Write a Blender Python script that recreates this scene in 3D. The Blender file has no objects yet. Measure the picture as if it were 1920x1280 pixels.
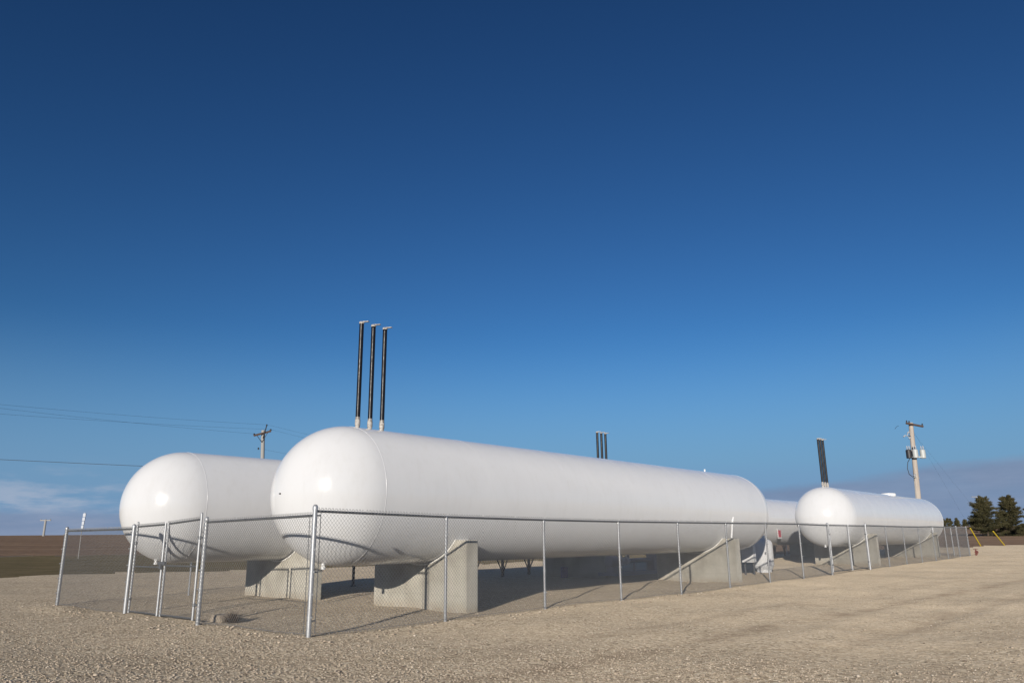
import bpy, math, random
import numpy as np
from mathutils import Vector, Matrix
random.seed(7); rng = np.random.default_rng(11)
S = bpy.context.scene

# ------------------------------------------------------------------ camera
F_PX, PITCH, ROLL, CAM_H = 1426.4, 0.25452, -0.00963, 1.4851
cam_d = bpy.data.cameras.new("camera"); cam = bpy.data.objects.new("camera", cam_d)
S.collection.objects.link(cam); S.camera = cam
fw = Vector((0, math.cos(PITCH), math.sin(PITCH))); up0 = Vector((0, -math.sin(PITCH), math.cos(PITCH))); r0 = Vector((1, 0, 0))
rt = r0*math.cos(ROLL) + up0*math.sin(ROLL); up = -r0*math.sin(ROLL) + up0*math.cos(ROLL)
m = Matrix((rt, up, -fw)).transposed().to_4x4(); m.translation = Vector((0, 0, CAM_H)); cam.matrix_world = m
cam_d.sensor_width = 36; cam_d.lens = F_PX/1920*36; cam_d.clip_end = 12000; cam_d.clip_start = 0.05

# ------------------------------------------------------------------ light, sky, exposure
SUN_EL, SUN_AZ = math.radians(12.5), math.radians(195)      # azimuth from +Y towards +X
sun_d = bpy.data.lights.new("sun", 'SUN'); sun = bpy.data.objects.new("sun", sun_d); S.collection.objects.link(sun)
sun_d.energy = 4.85; sun_d.angle = math.radians(0.5); sun_d.color = (1.0, 0.92, 0.815)
to_sun = Vector((math.sin(SUN_AZ)*math.cos(SUN_EL), math.cos(SUN_AZ)*math.cos(SUN_EL), math.sin(SUN_EL)))
sun.rotation_euler = to_sun.to_track_quat('Z', 'Y').to_euler()
S.view_settings.view_transform = 'Standard'; S.view_settings.look = 'None'
S.view_settings.gamma = 1.0; S.view_settings.use_curve_mapping = False
S.view_settings.exposure = -0.13

W = bpy.data.worlds.new("World"); S.world = W; W.use_nodes = True
nt = W.node_tree; nt.nodes.clear()
def wn(t, **k):
    n = nt.nodes.new(t)
    for a, b in k.items(): setattr(n, a, b)
    return n
def wmath(op, a, b=None, c=None, clamp=False):
    n = wn('ShaderNodeMath', operation=op, use_clamp=clamp)
    for i, v in enumerate((a, b, c)):
        if v is None: continue
        if isinstance(v, (int, float)): n.inputs[i].default_value = v
        else: nt.links.new(v, n.inputs[i])
    return n.outputs[0]
def wrange(v, a, b, c, d, smooth=False):
    n = wn('ShaderNodeMapRange'); n.interpolation_type = 'SMOOTHSTEP' if smooth else 'LINEAR'
    nt.links.new(v, n.inputs[0])
    for i, q in enumerate((a, b, c, d)): n.inputs[i+1].default_value = q
    return n.outputs[0]
sky = wn('ShaderNodeTexSky', sky_type='NISHITA', sun_disc=False)
sky.sun_elevation = SUN_EL; sky.sun_rotation = SUN_AZ; sky.altitude = 300; sky.air_density = 1.0; sky.dust_density = 0.15; sky.ozone_density = 2.2
# a clear, dry, polarised autumn sky: deeper and bluer away from the horizon
SKY_K = 0.10
pre = wn('ShaderNodeVectorMath', operation='SCALE'); pre.inputs['Scale'].default_value = SKY_K; nt.links.new(sky.outputs[0], pre.inputs[0])
lim = wn('ShaderNodeVectorMath', operation='MINIMUM'); lim.inputs[1].default_value = (.60, .72, .92); nt.links.new(pre.outputs[0], lim.inputs[0])
gm = wn('ShaderNodeGamma'); gm.inputs['Gamma'].default_value = 1.45; nt.links.new(lim.outputs[0], gm.inputs['Color'])
hs = wn('ShaderNodeVectorMath', operation='MULTIPLY'); hs.inputs[1].default_value = (.55/SKY_K, .93/SKY_K, 1.23/SKY_K); nt.links.new(gm.outputs[0], hs.inputs[0])
tc = wn('ShaderNodeTexCoord'); sep = wn('ShaderNodeSeparateXYZ'); nt.links.new(tc.outputs['Generated'], sep.inputs[0])
mp = wn('ShaderNodeMapping'); mp.inputs['Scale'].default_value = (1.0, 1.0, 5.0); nt.links.new(tc.outputs['Generated'], mp.inputs[0])
def wnoise(scale, detail, rough=0.55):
    n = wn('ShaderNodeTexNoise'); n.inputs['Scale'].default_value = scale; n.inputs['Detail'].default_value = detail; n.inputs['Roughness'].default_value = rough
    nt.links.new(mp.outputs[0], n.inputs['Vector']); return n.outputs[0]
zt_r = wrange(sep.outputs[0], 0.05, 0.60, 0.030, 0.088)
zt_l = wrange(sep.outputs[0], -0.6, -0.25, 0.042, 0.030)
zt = wmath('MAXIMUM', zt_r, zt_l)
zt = wmath('ADD', zt, wmath('MULTIPLY', wmath('SUBTRACT', wnoise(7, 5), 0.5), 0.022))
edge = wmath('SUBTRACT', zt, sep.outputs[2])
bank = wmath('MULTIPLY', wrange(edge, -0.004, 0.010, 0, 1, True), wrange(wnoise(5, 4), 0.25, 0.62, 0.62, 0.92))
# thin wisps above the left bank
wm = wmath('MULTIPLY', wrange(wnoise(9, 8, 0.6), 0.44, 0.66, 0, 0.85, True), wrange(sep.outputs[2], 0.045, 0.10, 1, 0, True))
wm = wmath('MULTIPLY', wm, wrange(sep.outputs[0], -0.50, -0.38, 1, 0, True))
mz = wn('ShaderNodeMix', data_type='RGBA'); nt.links.new(wrange(sep.outputs[2], 0.02, 0.27, .95, 0, True), mz.inputs[0]); nt.links.new(hs.outputs[0], mz.inputs[6]); mz.inputs[7].default_value = (1.80, 3.25, 5.45, 1)
mx = wn('ShaderNodeMix', data_type='RGBA'); nt.links.new(wm, mx.inputs[0]); nt.links.new(mz.outputs[2], mx.inputs[6]); mx.inputs[7].default_value = (3.9, 4.7, 6.1, 1)
mx2 = wn('ShaderNodeMix', data_type='RGBA'); nt.links.new(bank, mx2.inputs[0]); nt.links.new(mx.outputs[2], mx2.inputs[6]); 
cb = wn('ShaderNodeMix', data_type='RGBA'); nt.links.new(wmath('ADD', wrange(wnoise(11, 7, .6), .38, .66, 0, .75), wrange(sep.outputs[2], 0.0, 0.045, .45, 0), clamp=True), cb.inputs[0])
cb.inputs[6].default_value = (2.05, 2.75, 4.25, 1); cb.inputs[7].default_value = (2.65, 3.3, 4.8, 1); nt.links.new(cb.outputs[2], mx2.inputs[7])
bg = wn('ShaderNodeBackground'); bg.inputs['Strength'].default_value = 0.10
nt.links.new(mx2.outputs[2], bg.inputs['Color'])
wo = wn('ShaderNodeOutputWorld'); nt.links.new(bg.outputs[0], wo.inputs[0])

# ------------------------------------------------------------------ yard frame and ground height
YA = 0.70961
U = np.array([math.sin(YA), math.cos(YA)]); V = np.array([-math.cos(YA), math.sin(YA)]); C0 = np.array([-3.3055, 12.9661])
def sstep(x, a, b):
    t = np.clip((x-a)/(b-a), 0, 1); return t*t*(3-2*t)
def G(x, y):
    x = np.asarray(x, float); y = np.asarray(y, float)
    d = np.hypot(x, y); az = np.arctan2(x, y)
    g = 0.2*sstep(y, 28, 55) + 0.006*np.clip(y-50, 0, 370) + 0.0095*np.clip(d-64, 0, 360)
    g = g + 1.15*np.exp(-((d-165)/62.0)**2)*sstep(-az, 0.15, 0.45)*(1-sstep(-az, 1.2, 1.8))
    und = 0.022*np.sin(x*1.1+0.5*y)*np.sin(y*0.9-0.3*x+1.0) + 0.016*np.sin(x*2.3-y*1.7) + 0.02*np.sin(x*.31+2)*np.sin(y*.37)
    s = (x-C0[0])*U[0]+(y-C0[1])*U[1]; o = (x-C0[0])*V[0]+(y-C0[1])*V[1]
    # low windrow of gravel pushed up against the outside of the fence at its left corner, ruts on the drive
    und = und + 0.10*np.exp(-((o-9.3)/1.3)**2-((s+.45)/.4)**2)
    und = und + .045*np.exp(-((o-8.3)/3.5)**2-((s-5)/4)**2)
    rut = 0.0
    for c, w in ((-3.6, .22), (-5.3, .25), (-7.2, .2)):
        oc = o + 0.35*np.sin(s*.12+c) - c
        rut = rut - 0.028*np.exp(-(oc/w)**2) + 0.018*np.exp(-((np.abs(oc)-2*w)/(.5*w))**2)
    und = und + rut*sstep(s, 2, 9)*(1-sstep(s, 45, 70))
    return g + und*(1-sstep(d, 60, 110))
def Y(s, o, z=0.0, ground=True):
    p = C0 + U*s + V*o
    return np.array([p[0], p[1], z + (float(G(p[0], p[1])) if ground else 0.0)])
U3 = np.array([U[0], U[1], 0.]); V3 = np.array([V[0], V[1], 0.]); Z3 = np.array([0, 0, 1.])

# ------------------------------------------------------------------ materials
def mat(name, base=(.5, .5, .5), rough=.6, metal=0.0, spec=.5, coat=0.0):
    mt = bpy.data.materials.new(name); mt.use_nodes = True; b = mt.node_tree.nodes['Principled BSDF']
    b.inputs['Base Color'].default_value = (*base, 1); b.inputs['Roughness'].default_value = rough
    b.inputs['Metallic'].default_value = metal; b.inputs['Specular IOR Level'].default_value = spec
    b.inputs['Coat Weight'].default_value = coat
    return mt
class NT:
    def __init__(s, mt): s.t = mt.node_tree; s.b = s.t.nodes['Principled BSDF']; s.co = s.t.nodes.new('ShaderNodeTexCoord').outputs['Object']; s.geo = s.t.nodes.new('ShaderNodeNewGeometry')
    def inp(s, n, i, v):
        if v is None: return
        if hasattr(v, 'is_linked'): s.t.links.new(v, n.inputs[i])
        else: n.inputs[i].default_value = v
    def mapping(s, scale=(1, 1, 1), rot=(0, 0, 0), src=None):
        n = s.t.nodes.new('ShaderNodeMapping'); s.t.links.new(src or s.co, n.inputs[0]); n.inputs['Scale'].default_value = scale; n.inputs['Rotation'].default_value = rot; return n.outputs[0]
    def noise(s, scale, detail=4, rough=.55, vec=None, dist=0):
        n = s.t.nodes.new('ShaderNodeTexNoise'); s.t.links.new(vec or s.co, n.inputs['Vector'])
        n.inputs['Scale'].default_value = scale; n.inputs['Detail'].default_value = detail; n.inputs['Roughness'].default_value = rough; n.inputs['Distortion'].default_value = dist; return n.outputs[0]
    def vor(s, scale, out='Distance', feature='F1', vec=None, rnd=1.0):
        n = s.t.nodes.new('ShaderNodeTexVoronoi'); n.feature = feature; s.t.links.new(vec or s.co, n.inputs['Vector']); n.inputs['Scale'].default_value = scale; n.inputs['Randomness'].default_value = rnd; return n.outputs[out]
    def math(s, op, a, b=None, clamp=False):
        n = s.t.nodes.new('ShaderNodeMath'); n.operation = op; n.use_clamp = clamp; s.inp(n, 0, a); s.inp(n, 1, b); return n.outputs[0]
    def rng(s, v, a, b, c, d):
        n = s.t.nodes.new('ShaderNodeMapRange'); s.t.links.new(v, n.inputs[0])
        for i, q in enumerate((a, b, c, d)): n.inputs[i+1].default_value = q
        return n.outputs[0]
    def ramp(s, v, stops):
        n = s.t.nodes.new('ShaderNodeValToRGB'); s.t.links.new(v, n.inputs[0]); e = n.color_ramp.elements
        while len(e) < len(stops): e.new(.5)
        for i, (p, c) in enumerate(stops): e[i].position = p; e[i].color = (*c, 1)
        return n.outputs[0]
    def mix(s, f, a, b, mode='MIX'):
        n = s.t.nodes.new('ShaderNodeMix'); n.data_type = 'RGBA'; n.blend_type = mode
        s.inp(n, 0, f); s.inp(n, 6, a if not isinstance(a, tuple) else (*a, 1)); s.inp(n, 7, b if not isinstance(b, tuple) else (*b, 1)); return n.outputs[2]
    def sepxyz(s, v):
        n = s.t.nodes.new('ShaderNodeSeparateXYZ'); s.t.links.new(v, n.inputs[0]); return n.outputs
    def color(s, v): s.t.links.new(v, s.b.inputs['Base Color'])
    def rough(s, v): s.t.links.new(v, s.b.inputs['Roughness'])
    def bump(s, v, strength=.5, dist=.02, prev=None):
        n = s.t.nodes.new('ShaderNodeBump'); s.t.links.new(v, n.inputs['Height']); n.inputs['Strength'].default_value = strength; n.inputs['Distance'].default_value = dist
        if prev: s.t.links.new(prev, n.inputs['Normal'])
        s.t.links.new(n.outputs[0], s.b.inputs['Normal']); return n.outputs[0]

# gravel
M_gravel = mat('crushed_limestone_gravel', rough=.95, spec=.2); n = NT(M_gravel)
M_gravel.node_tree.nodes['Principled BSDF'].inputs['Diffuse Roughness'].default_value = 1.0
cid = n.vor(24, 'Color'); cs = n.sepxyz(cid)
cid2 = n.sepxyz(n.vor(44, 'Color'))
big = n.noise(.28, 5, .6); mid = n.noise(2.2, 6, .65); fine = n.noise(45, 4, .7)
streak = n.noise(1.0, 5, .6, vec=n.mapping((.06, .9, 1), (0, 0, YA-math.pi/2)))       # long streaks along the drive
st2 = n.noise(1.0, 6, .65, vec=n.mapping((.16, 2.2, 1), (0, 0, YA-math.pi/2+.12)))
base = n.ramp(cs[0], [(0, (.20, .158, .108)), (.35, (.395, .325, .232)), (.7, (.50, .415, .300)), (1, (.66, .58, .445))])
fines = n.ramp(cid2[1], [(0, (.27, .218, .152)), (.4, (.425, .350, .250)), (.8, (.50, .415, .300)), (1, (.64, .555, .42))])
xx = n.sepxyz(n.co)[0]
compact = n.math('ADD', n.math('ADD', n.rng(xx, -4, 9, -.25, .42), n.rng(n.sepxyz(n.co)[1], 7.5, 13, -.55, .05)), n.rng(n.math('ADD', big, n.math('MULTIPLY', mid, .5)), .5, 1.0, -.25, .75), True)
col = n.mix(compact, base, fines)
col = n.mix(n.rng(mid, .35, .7, 0, .35), col, (.47, .385, .292))
col = n.mix(n.rng(streak, .50, .72, 0, .34), col, (.31, .245, .165))
col = n.mix(n.math('MULTIPLY', n.rng(st2, .60, .70, 0, .55), n.rng(big, .45, .6, 0, 1), True), col, (.20, .15, .10))
sx = n.sepxyz(n.co)
so_ = n.math('ADD', n.math('MULTIPLY', n.math('ADD', sx[0], 3.3055), -math.cos(.70961)), n.math('MULTIPLY', n.math('ADD', sx[1], -12.966), math.sin(.70961)))
ssx = n.math('ADD', n.math('MULTIPLY', n.math('ADD', sx[0], 3.3055), math.sin(.70961)), n.math('MULTIPLY', n.math('ADD', sx[1], -12.966), math.cos(.70961)))
wob = n.math('ADD', so_, n.math('MULTIPLY', n.math('SUBTRACT', n.noise(.35, 3), .5), 1.3))
wob = n.math('ADD', wob, n.math('MULTIPLY', ssx, .06))
for tc_, tw_, amt in ((-4.95, .24, .85), (-3.4, .25, .35), (-6.7, .24, .55), (-8.3, .25, .35)):
    f_ = n.rng(n.math('ABSOLUTE', n.math('SUBTRACT', wob, tc_)), 0, tw_*1.8, 1, 0)
    f_ = n.math('MULTIPLY', n.math('MULTIPLY', f_, amt), n.rng(n.noise(.8, 9, .8), .44, .58, .05, 1), True)
    col = n.mix(f_, col, (.235, .18, .125))
n.color(col)
hgt = n.math('ADD', n.math('MULTIPLY', n.vor(24), -1.0), n.math('MULTIPLY', fine, .35))
hgt = n.math('ADD', hgt, n.math('MULTIPLY', n.vor(70), -.35))
hgt = n.math('MULTIPLY', hgt, n.rng(compact, 0, 1, 1.0, .3))
b1 = n.bump(mid, .42, .10); n.bump(hgt, .8, .026, b1)

M_stone = mat('pebble', rough=.9, spec=.2); n = NT(M_stone)
oi = n.t.nodes.new('ShaderNodeAttribute'); oi.attribute_name = 'tone'
n.color(n.ramp(oi.outputs['Fac'], [(0, (.18, .14, .105)), (.3, (.42, .345, .262)), (.7, (.55, .46, .355)), (1, (.68, .60, .49))]))

M_verge = mat('dead_grass', rough=1, spec=.1); M_verge.node_tree.nodes['Principled BSDF'].inputs['Diffuse Roughness'].default_value = 1.0; n = NT(M_verge)
v = n.mapping((.15, .9, 1)); a = n.noise(1.2, 8, .7, vec=v); b = n.noise(9, 5, .7)
col = n.ramp(a, [(.3, (.10, .080, .036)), (.5, (.155, .125, .062)), (.68, (.24, .19, .11))])
n.color(n.mix(.35, col, n.ramp(b, [(.35, (.06, .05, .03)), (.65, (.2, .16, .1))]))); n.bump(b, .8, .15)
M_soil = mat('ploughed_soil', rough=1, spec=.1); M_soil.node_tree.nodes['Principled BSDF'].inputs['Diffuse Roughness'].default_value = 1.0; n = NT(M_soil)
v = n.mapping((.02, .22, 1), (0, 0, .12)); a = n.noise(1, 9, .78, vec=v); b = n.noise(1.1, 6, .7)
col = n.ramp(a, [(.3, (.095, .060, .042)), (.5, (.165, .108, .073)), (.7, (.27, .185, .125))])
n.color(n.mix(.3, col, n.ramp(b, [(.35, (.06, .045, .032)), (.68, (.26, .195, .135))]))); n.bump(b, .9, .3)
M_path = mat('pale_track', rough=1, spec=.1); n = NT(M_path)
n.color(n.ramp(n.noise(.8, 5), [(.3, (.16, .12, .08)), (.7, (.33, .27, .19))]))

# white tank paint
def white(name, basec, r=.17):
    M = mat(name, basec, r, 0, .5); n = NT(M); n.b.inputs['Diffuse Roughness'].default_value = 0.35
    lo = n.noise(.55, 3, .5); hi = n.noise(26, 3, .6)
    c = n.mix(n.rng(n.noise(1.4, 7, .65), .45, .75, 0, .22), basec, tuple(x*.90 for x in basec))
    z = n.sepxyz(n.geo.outputs['Normal'])[2]
    dirt = n.math('MULTIPLY', n.rng(n.noise(5, 8, .7, vec=n.mapping((1, 1, .25))), .5, .8, 0, .28), 1.0)
    c = n.mix(dirt, c, (basec[0]*.80, basec[1]*.78, basec[2]*.73))
    n.color(c); n.rough(n.rng(n.noise(3, 5), .3, .7, r-.03, r+.08))
    b = n.bump(lo, .18, .10); n.bump(hi, .05, .004, b)
    return M
M_tank = white('white_tank_paint', (.715, .718, .72))
M_seam = white('white_weld_paint', (.80, .805, .80), .3)
M_white = white('white_cylinder_paint', (.72, .72, .715), .3)

# concrete
M_conc = mat('cast_concrete', rough=.85, spec=.3); M_conc.node_tree.nodes['Principled BSDF'].inputs['Diffuse Roughness'].default_value = 1.0; n = NT(M_conc)
a = n.noise(1.3, 6, .6); b = n.noise(18, 5, .7); st = n.noise(2.2, 6, .6, vec=n.mapping((1, 1, .18)))
c = n.ramp(a, [(.3, (.36, .335, .28)), (.55, (.49, .465, .40)), (.75, (.57, .545, .48))])
c = n.mix(n.rng(st, .52, .72, 0, .35), c, (.30, .275, .23)); c = n.mix(n.rng(b, .55, .8, 0, .3), c, (.62, .60, .53))
c = n.mix(n.rng(n.vor(14), .0, .06, .5, 0), c, (.2, .18, .15))
fl_ = n.rng(n.math('ABSOLUTE', n.math('SUBTRACT', n.math('FRACT', n.math('MULTIPLY', n.sepxyz(n.co)[2], 1.62)), .5)), 0, .012, .35, 0)
c = n.mix(fl_, c, (.24, .22, .18))
c = n.mix(n.math('MULTIPLY', n.rng(n.sepxyz(n.co)[2], .0, .22, .7, 0), n.rng(n.noise(5, 5, .7), .35, .6, .2, 1), True), c, (.36, .29, .20))
n.color(c); n.bump(n.math('ADD', b, a), .35, .012)
M_pad = mat('saddle_sealant', rough=.5); n = NT(M_pad); n.color(n.ramp(n.noise(14, 4), [(.3, (.60, .58, .52)), (.7, (.84, .83, .79))])); n.bump(n.noise(20, 3), .6, .02)

def galv(name, lo, hi, metal=.55, r=.42):
    M = mat(name, lo, r, metal, .5); n = NT(M)
    c = n.ramp(n.vor(60, 'Distance'), [(0, lo), (1, hi)]); c = n.mix(n.rng(n.noise(7, 6, .7), .4, .75, 0, .5), c, tuple(x*.72 for x in lo))
    n.color(c); n.rough(n.rng(n.noise(20, 4), .3, .7, r-.08, r+.14)); return M
M_galv = galv('galvanised_post', (.40, .41, .42), (.56, .57, .58), .45, .38)
M_rail = galv('galvanised_rail', (.16, .165, .17), (.24, .245, .25), .5, .45)
M_wire = galv('galvanised_wire', (.22, .225, .23), (.32, .325, .33), .35, .5)
M_black = mat('glossy_black_enamel', (.012, .011, .012), .3, 0, .25); n = NT(M_black)
sc_ = n.rng(n.noise(5, 8, .75), .70, .76, 0, .8); n.color(n.mix(sc_, (.012, .011, .013), (.16, .10, .08))); n.rough(n.rng(n.noise(12, 5), .3, .7, .22, .42))
M_chalk = mat('chalky_coupling', rough=.7); n = NT(M_chalk); n.color(n.ramp(n.noise(24, 5, .7), [(.35, (.20, .16, .13)), (.5, (.46, .43, .39)), (.7, (.66, .63, .58))]))
M_wood = mat('weathered_pole_wood', rough=.9, spec=.2); n = NT(M_wood)
n.color(n.ramp(n.noise(3, 6, .65, vec=n.mapping((3, 3, .25))), [(.3, (.34, .29, .245)), (.5, (.48, .42, .36)), (.7, (.58, .52, .45))]))
M_darkwood = mat('dark_crossarm_wood', (.10, .065, .05), .9); M_greywood = mat('grey_pole_wood', (.36, .35, .33), .9)
M_dark = mat('dark_steel', (.03, .03, .033), .5); M_steel = mat('grey_steel', (.30, .30, .33), .5); M_blue = mat('blue_plastic', (.02, .035, .22), .5)  # M_steel: one even cool grey for skid, rack pipes and control box
M_line = mat('overhead_wire', (.03, .035, .04), .6); M_trans = mat('transformer_grey', (.50, .52, .50), .45); M_porc = mat('porcelain', (.42, .43, .45), .4)
M_yellow = mat('yellow_plastic', (.72, .52, .03), .5); M_red = mat('red_paint', (.55, .05, .06), .5); M_signred = mat('faded_red_sign', (.72, .10, .14), .5); M_signwhite = mat('sign_white', (.85, .83, .82), .5)
M_rust = mat('rusty_red_valve', (.17, .05, .04), .7); M_tan = mat('tan_block', (.40, .34, .26), .95); n = NT(M_tan); n.color(n.ramp(n.noise(12, 5, .7), [(.3, (.26, .21, .16)), (.7, (.46, .39, .30))])); n.bump(n.noise(18, 5), .7, .02)
M_weed = mat('dry_weed', (.085, .058, .038), .95)
M_needle = mat('conifer_needles', rough=.8, spec=.25); n = NT(M_needle)
at = n.t.nodes.new('ShaderNodeAttribute'); at.attribute_name = 'tone'
n.color(n.ramp(at.outputs['Fac'], [(0, (.026, .028, .012)), (.5, (.068, .064, .028)), (.85, (.13, .108, .05)), (1, (.19, .14, .075))]))
M_bark = mat('bark', (.11, .08, .06), .95)
M_band = mat('pale_marker_panel', (.50, .53, .58), .5); M_bandgrey = mat('grey_marker_band', (.30, .36, .45), .5)

# ------------------------------------------------------------------ mesh tools
class MB:
    def __init__(s): s.v = []; s.f = []
    def add(s, vs, fs):
        k = len(s.v); s.v += [tuple(map(float, p)) for p in vs]; s.f += [tuple(i+k for i in f) for f in fs]; return s
    def tube(s, a, b, r, n=12, r2=None, cap=True):
        a = np.asarray(a, float); b = np.asarray(b, float); r2 = r if r2 is None else r2
        d = b-a; d = d/np.linalg.norm(d); h = np.array([0, 0, 1.]) if abs(d[2]) < .9 else np.array([1., 0, 0])
        p = np.cross(d, h); p /= np.linalg.norm(p); q = np.cross(d, p)
        vs = [c+R*(p*math.cos(t)+q*math.sin(t)) for c, R in ((a, r), (b, r2)) for t in [2*math.pi*i/n for i in range(n)]]
        fs = [(i, (i+1) % n, n+(i+1) % n, n+i) for i in range(n)]
        if cap: fs += [tuple(range(n-1, -1, -1)), tuple(range(n, 2*n))]
        return s.add(vs, fs)
    def path(s, pts, r, n=8):
        for a, b in zip(pts[:-1], pts[1:]): s.tube(a, b, r, n)
        return s
    def box(s, c, hx, hy, hz, ax=U3, ay=V3, az=Z3):
        c = np.asarray(c, float); vs = [c+ax*hx*i+ay*hy*j+az*hz*k for k in (-1, 1) for j in (-1, 1) for i in (-1, 1)]
        return s.add(vs, [(0, 2, 3, 1), (4, 5, 7, 6), (0, 1, 5, 4), (2, 6, 7, 3), (0, 4, 6, 2), (1, 3, 7, 5)])
    def lathe(s, o, ax, prof, n=48, rx=None):
        """prof: list of (distance along ax, radius)"""
        o = np.asarray(o, float); ax = np.asarray(ax, float); h = np.array([0, 0, 1.]) if abs(ax[2]) < .9 else np.array([1., 0, 0])
        p = np.cross(ax, h); p /= np.linalg.norm(p); q = np.cross(ax, p)
        vs = []; fs = []
        for t, r in prof: vs += [o+ax*t+r*(p*math.cos(a)+q*math.sin(a)) for a in [2*math.pi*i/n for i in range(n)]]
        for k in range(len(prof)-1): fs += [(k*n+i, k*n+(i+1) % n, (k+1)*n+(i+1) % n, (k+1)*n+i) for i in range(n)]
        fs += [tuple(range(n-1, -1, -1)), tuple(range((len(prof)-1)*n, len(prof)*n))]
        return s.add(vs, fs)
    def prism(s, poly, d):
        poly = [np.asarray(p, float) for p in poly]; d = np.asarray(d, float); n = len(poly)
        return s.add(poly+[p+d for p in poly], [tuple(range(n-1, -1, -1)), tuple(range(n, 2*n))]+[(i, (i+1) % n, n+(i+1) % n, n+i) for i in range(n)])
def wloc(o):
    p = Vector((0, 0, 0))
    while o: p += o.location; o = o.parent
    return np.array(p)
def build(name, mb, m, parent=None, base=None, smooth=True, bevel=0, ang=35):
    me = bpy.data.meshes.new(name); b = wloc(parent) if parent else (np.zeros(3) if base is None else np.asarray(base, float))
    me.from_pydata([(x-b[0], y-b[1], z-b[2]) for x, y, z in mb.v], [], mb.f)
    import bmesh
    bm = bmesh.new(); bm.from_mesh(me); bmesh.ops.recalc_face_normals(bm, faces=bm.faces)
    if bevel: bmesh.ops.bevel(bm, geom=[e for e in bm.edges if len(e.link_faces) == 2 and e.calc_face_angle() > .5], offset=bevel, segments=2, affect='EDGES')
    bm.to_mesh(me); bm.free()
    if smooth:
        me.polygons.foreach_set('use_smooth', [True]*len(me.polygons)); me.set_sharp_from_angle(angle=math.radians(ang))
    me.materials.append(m); o = bpy.data.objects.new(name, me); S.collection.objects.link(o)
    if parent: o.parent = parent
    else: o.location = b
    return o
def tag(o, label=None, cat=None, group=None, kind=None):
    for k, v in (('label', label), ('category', cat), ('group', group), ('kind', kind)):
        if v: o[k] = v
    return o
def thing(name, loc, label, cat, group=None):
    o = bpy.data.objects.new(name, None); o.empty_display_size = .3; S.collection.objects.link(o); o.location = tuple(loc); return tag(o, label, cat, group)
def children(o): return [c for c in S.objects if c.parent == o]
def copy_tree(o, parent=None):
    c = o.copy(); S.collection.objects.link(c)
    if parent: c.parent = parent
    for ch in children(o): copy_tree(ch, c)
    return c

# ------------------------------------------------------------------ terrain (one sheet, split into gravel, verge, field)
def terrain():
    NR, NS = 430, 620
    r = np.concatenate([[0.0], np.geomspace(.8, 4200, NR)])
    th = np.linspace(0, 2*np.pi, NS, endpoint=False)
    # more sectors where the photograph looks
    R, T = np.meshgrid(r, th, indexing='ij'); X = R*np.sin(T); Yy = R*np.cos(T)
    Zz = G(X, Yy); nr = len(r)
    idx = np.arange(nr*NS).reshape(nr, NS)
    q = np.stack([idx[:-1], idx[1:], np.roll(idx, -1, 1)[1:], np.roll(idx, -1, 1)[:-1]], -1).reshape(-1, 4)
    cx = X.ravel()[q].mean(1); cy = Yy.ravel()[q].mean(1)
    jag = .5*np.sin(cx*.9)+.35*np.sin(cx*2.3+1)+.5*rng.standard_normal(len(cx))*.5
    bl = np.where(cx > -24, 48.4+.55*cx, 35.2+.3*(cx+24))
    off = cy-bl-jag
    zone = np.where(off < 0, 0, np.where((off < 35)*(cx < 14) > 0, 1, 3)); zone = np.where((zone == 1)*(off > 33.6) > 0, 2, zone)
    co = np.stack([X.ravel(), Yy.ravel(), Zz.ravel()], 1)
    for z, name, m in ((0, 'gravel_ground', M_gravel), (1, 'grass_verge', M_verge), (2, 'dirt_track', M_path), (3, 'ploughed_field', M_soil)):
        f = q[zone == z]; us, inv = np.unique(f, return_inverse=True); inv = inv.reshape(-1, 4); vv = co[us]
        me = bpy.data.meshes.new(name); me.vertices.add(len(vv)); me.vertices.foreach_set('co', vv.ravel())
        me.loops.add(inv.size); me.loops.foreach_set('vertex_index', inv.ravel().astype(np.int32))
        me.polygons.add(len(inv)); me.polygons.foreach_set('loop_start', (np.arange(len(inv))*4).astype(np.int32))
        me.polygons.foreach_set('use_smooth', np.ones(len(inv), bool)); me.update(calc_edges=True); me.validate()
        me.materials.append(m); o = bpy.data.objects.new(name, me); S.collection.objects.link(o); o['kind'] = 'structure'
terrain()

def soup(name, co, faces, tone, m, smooth=False):
    me = bpy.data.meshes.new(name); k = faces.shape[1]
    me.vertices.add(len(co)); me.vertices.foreach_set('co', co.astype(np.float32).ravel())
    me.loops.add(faces.size); me.loops.foreach_set('vertex_index', faces.ravel().astype(np.int32))
    me.polygons.add(len(faces)); me.polygons.foreach_set('loop_start', (np.arange(len(faces))*k).astype(np.int32))
    if smooth: me.polygons.foreach_set('use_smooth', np.ones(len(faces), bool))
    me.update(calc_edges=True)
    a = me.attributes.new('tone', 'FLOAT', 'POINT'); a.data.foreach_set('value', tone.astype(np.float32))
    me.materials.append(m); o = bpy.data.objects.new(name, me); S.collection.objects.link(o); return o

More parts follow.
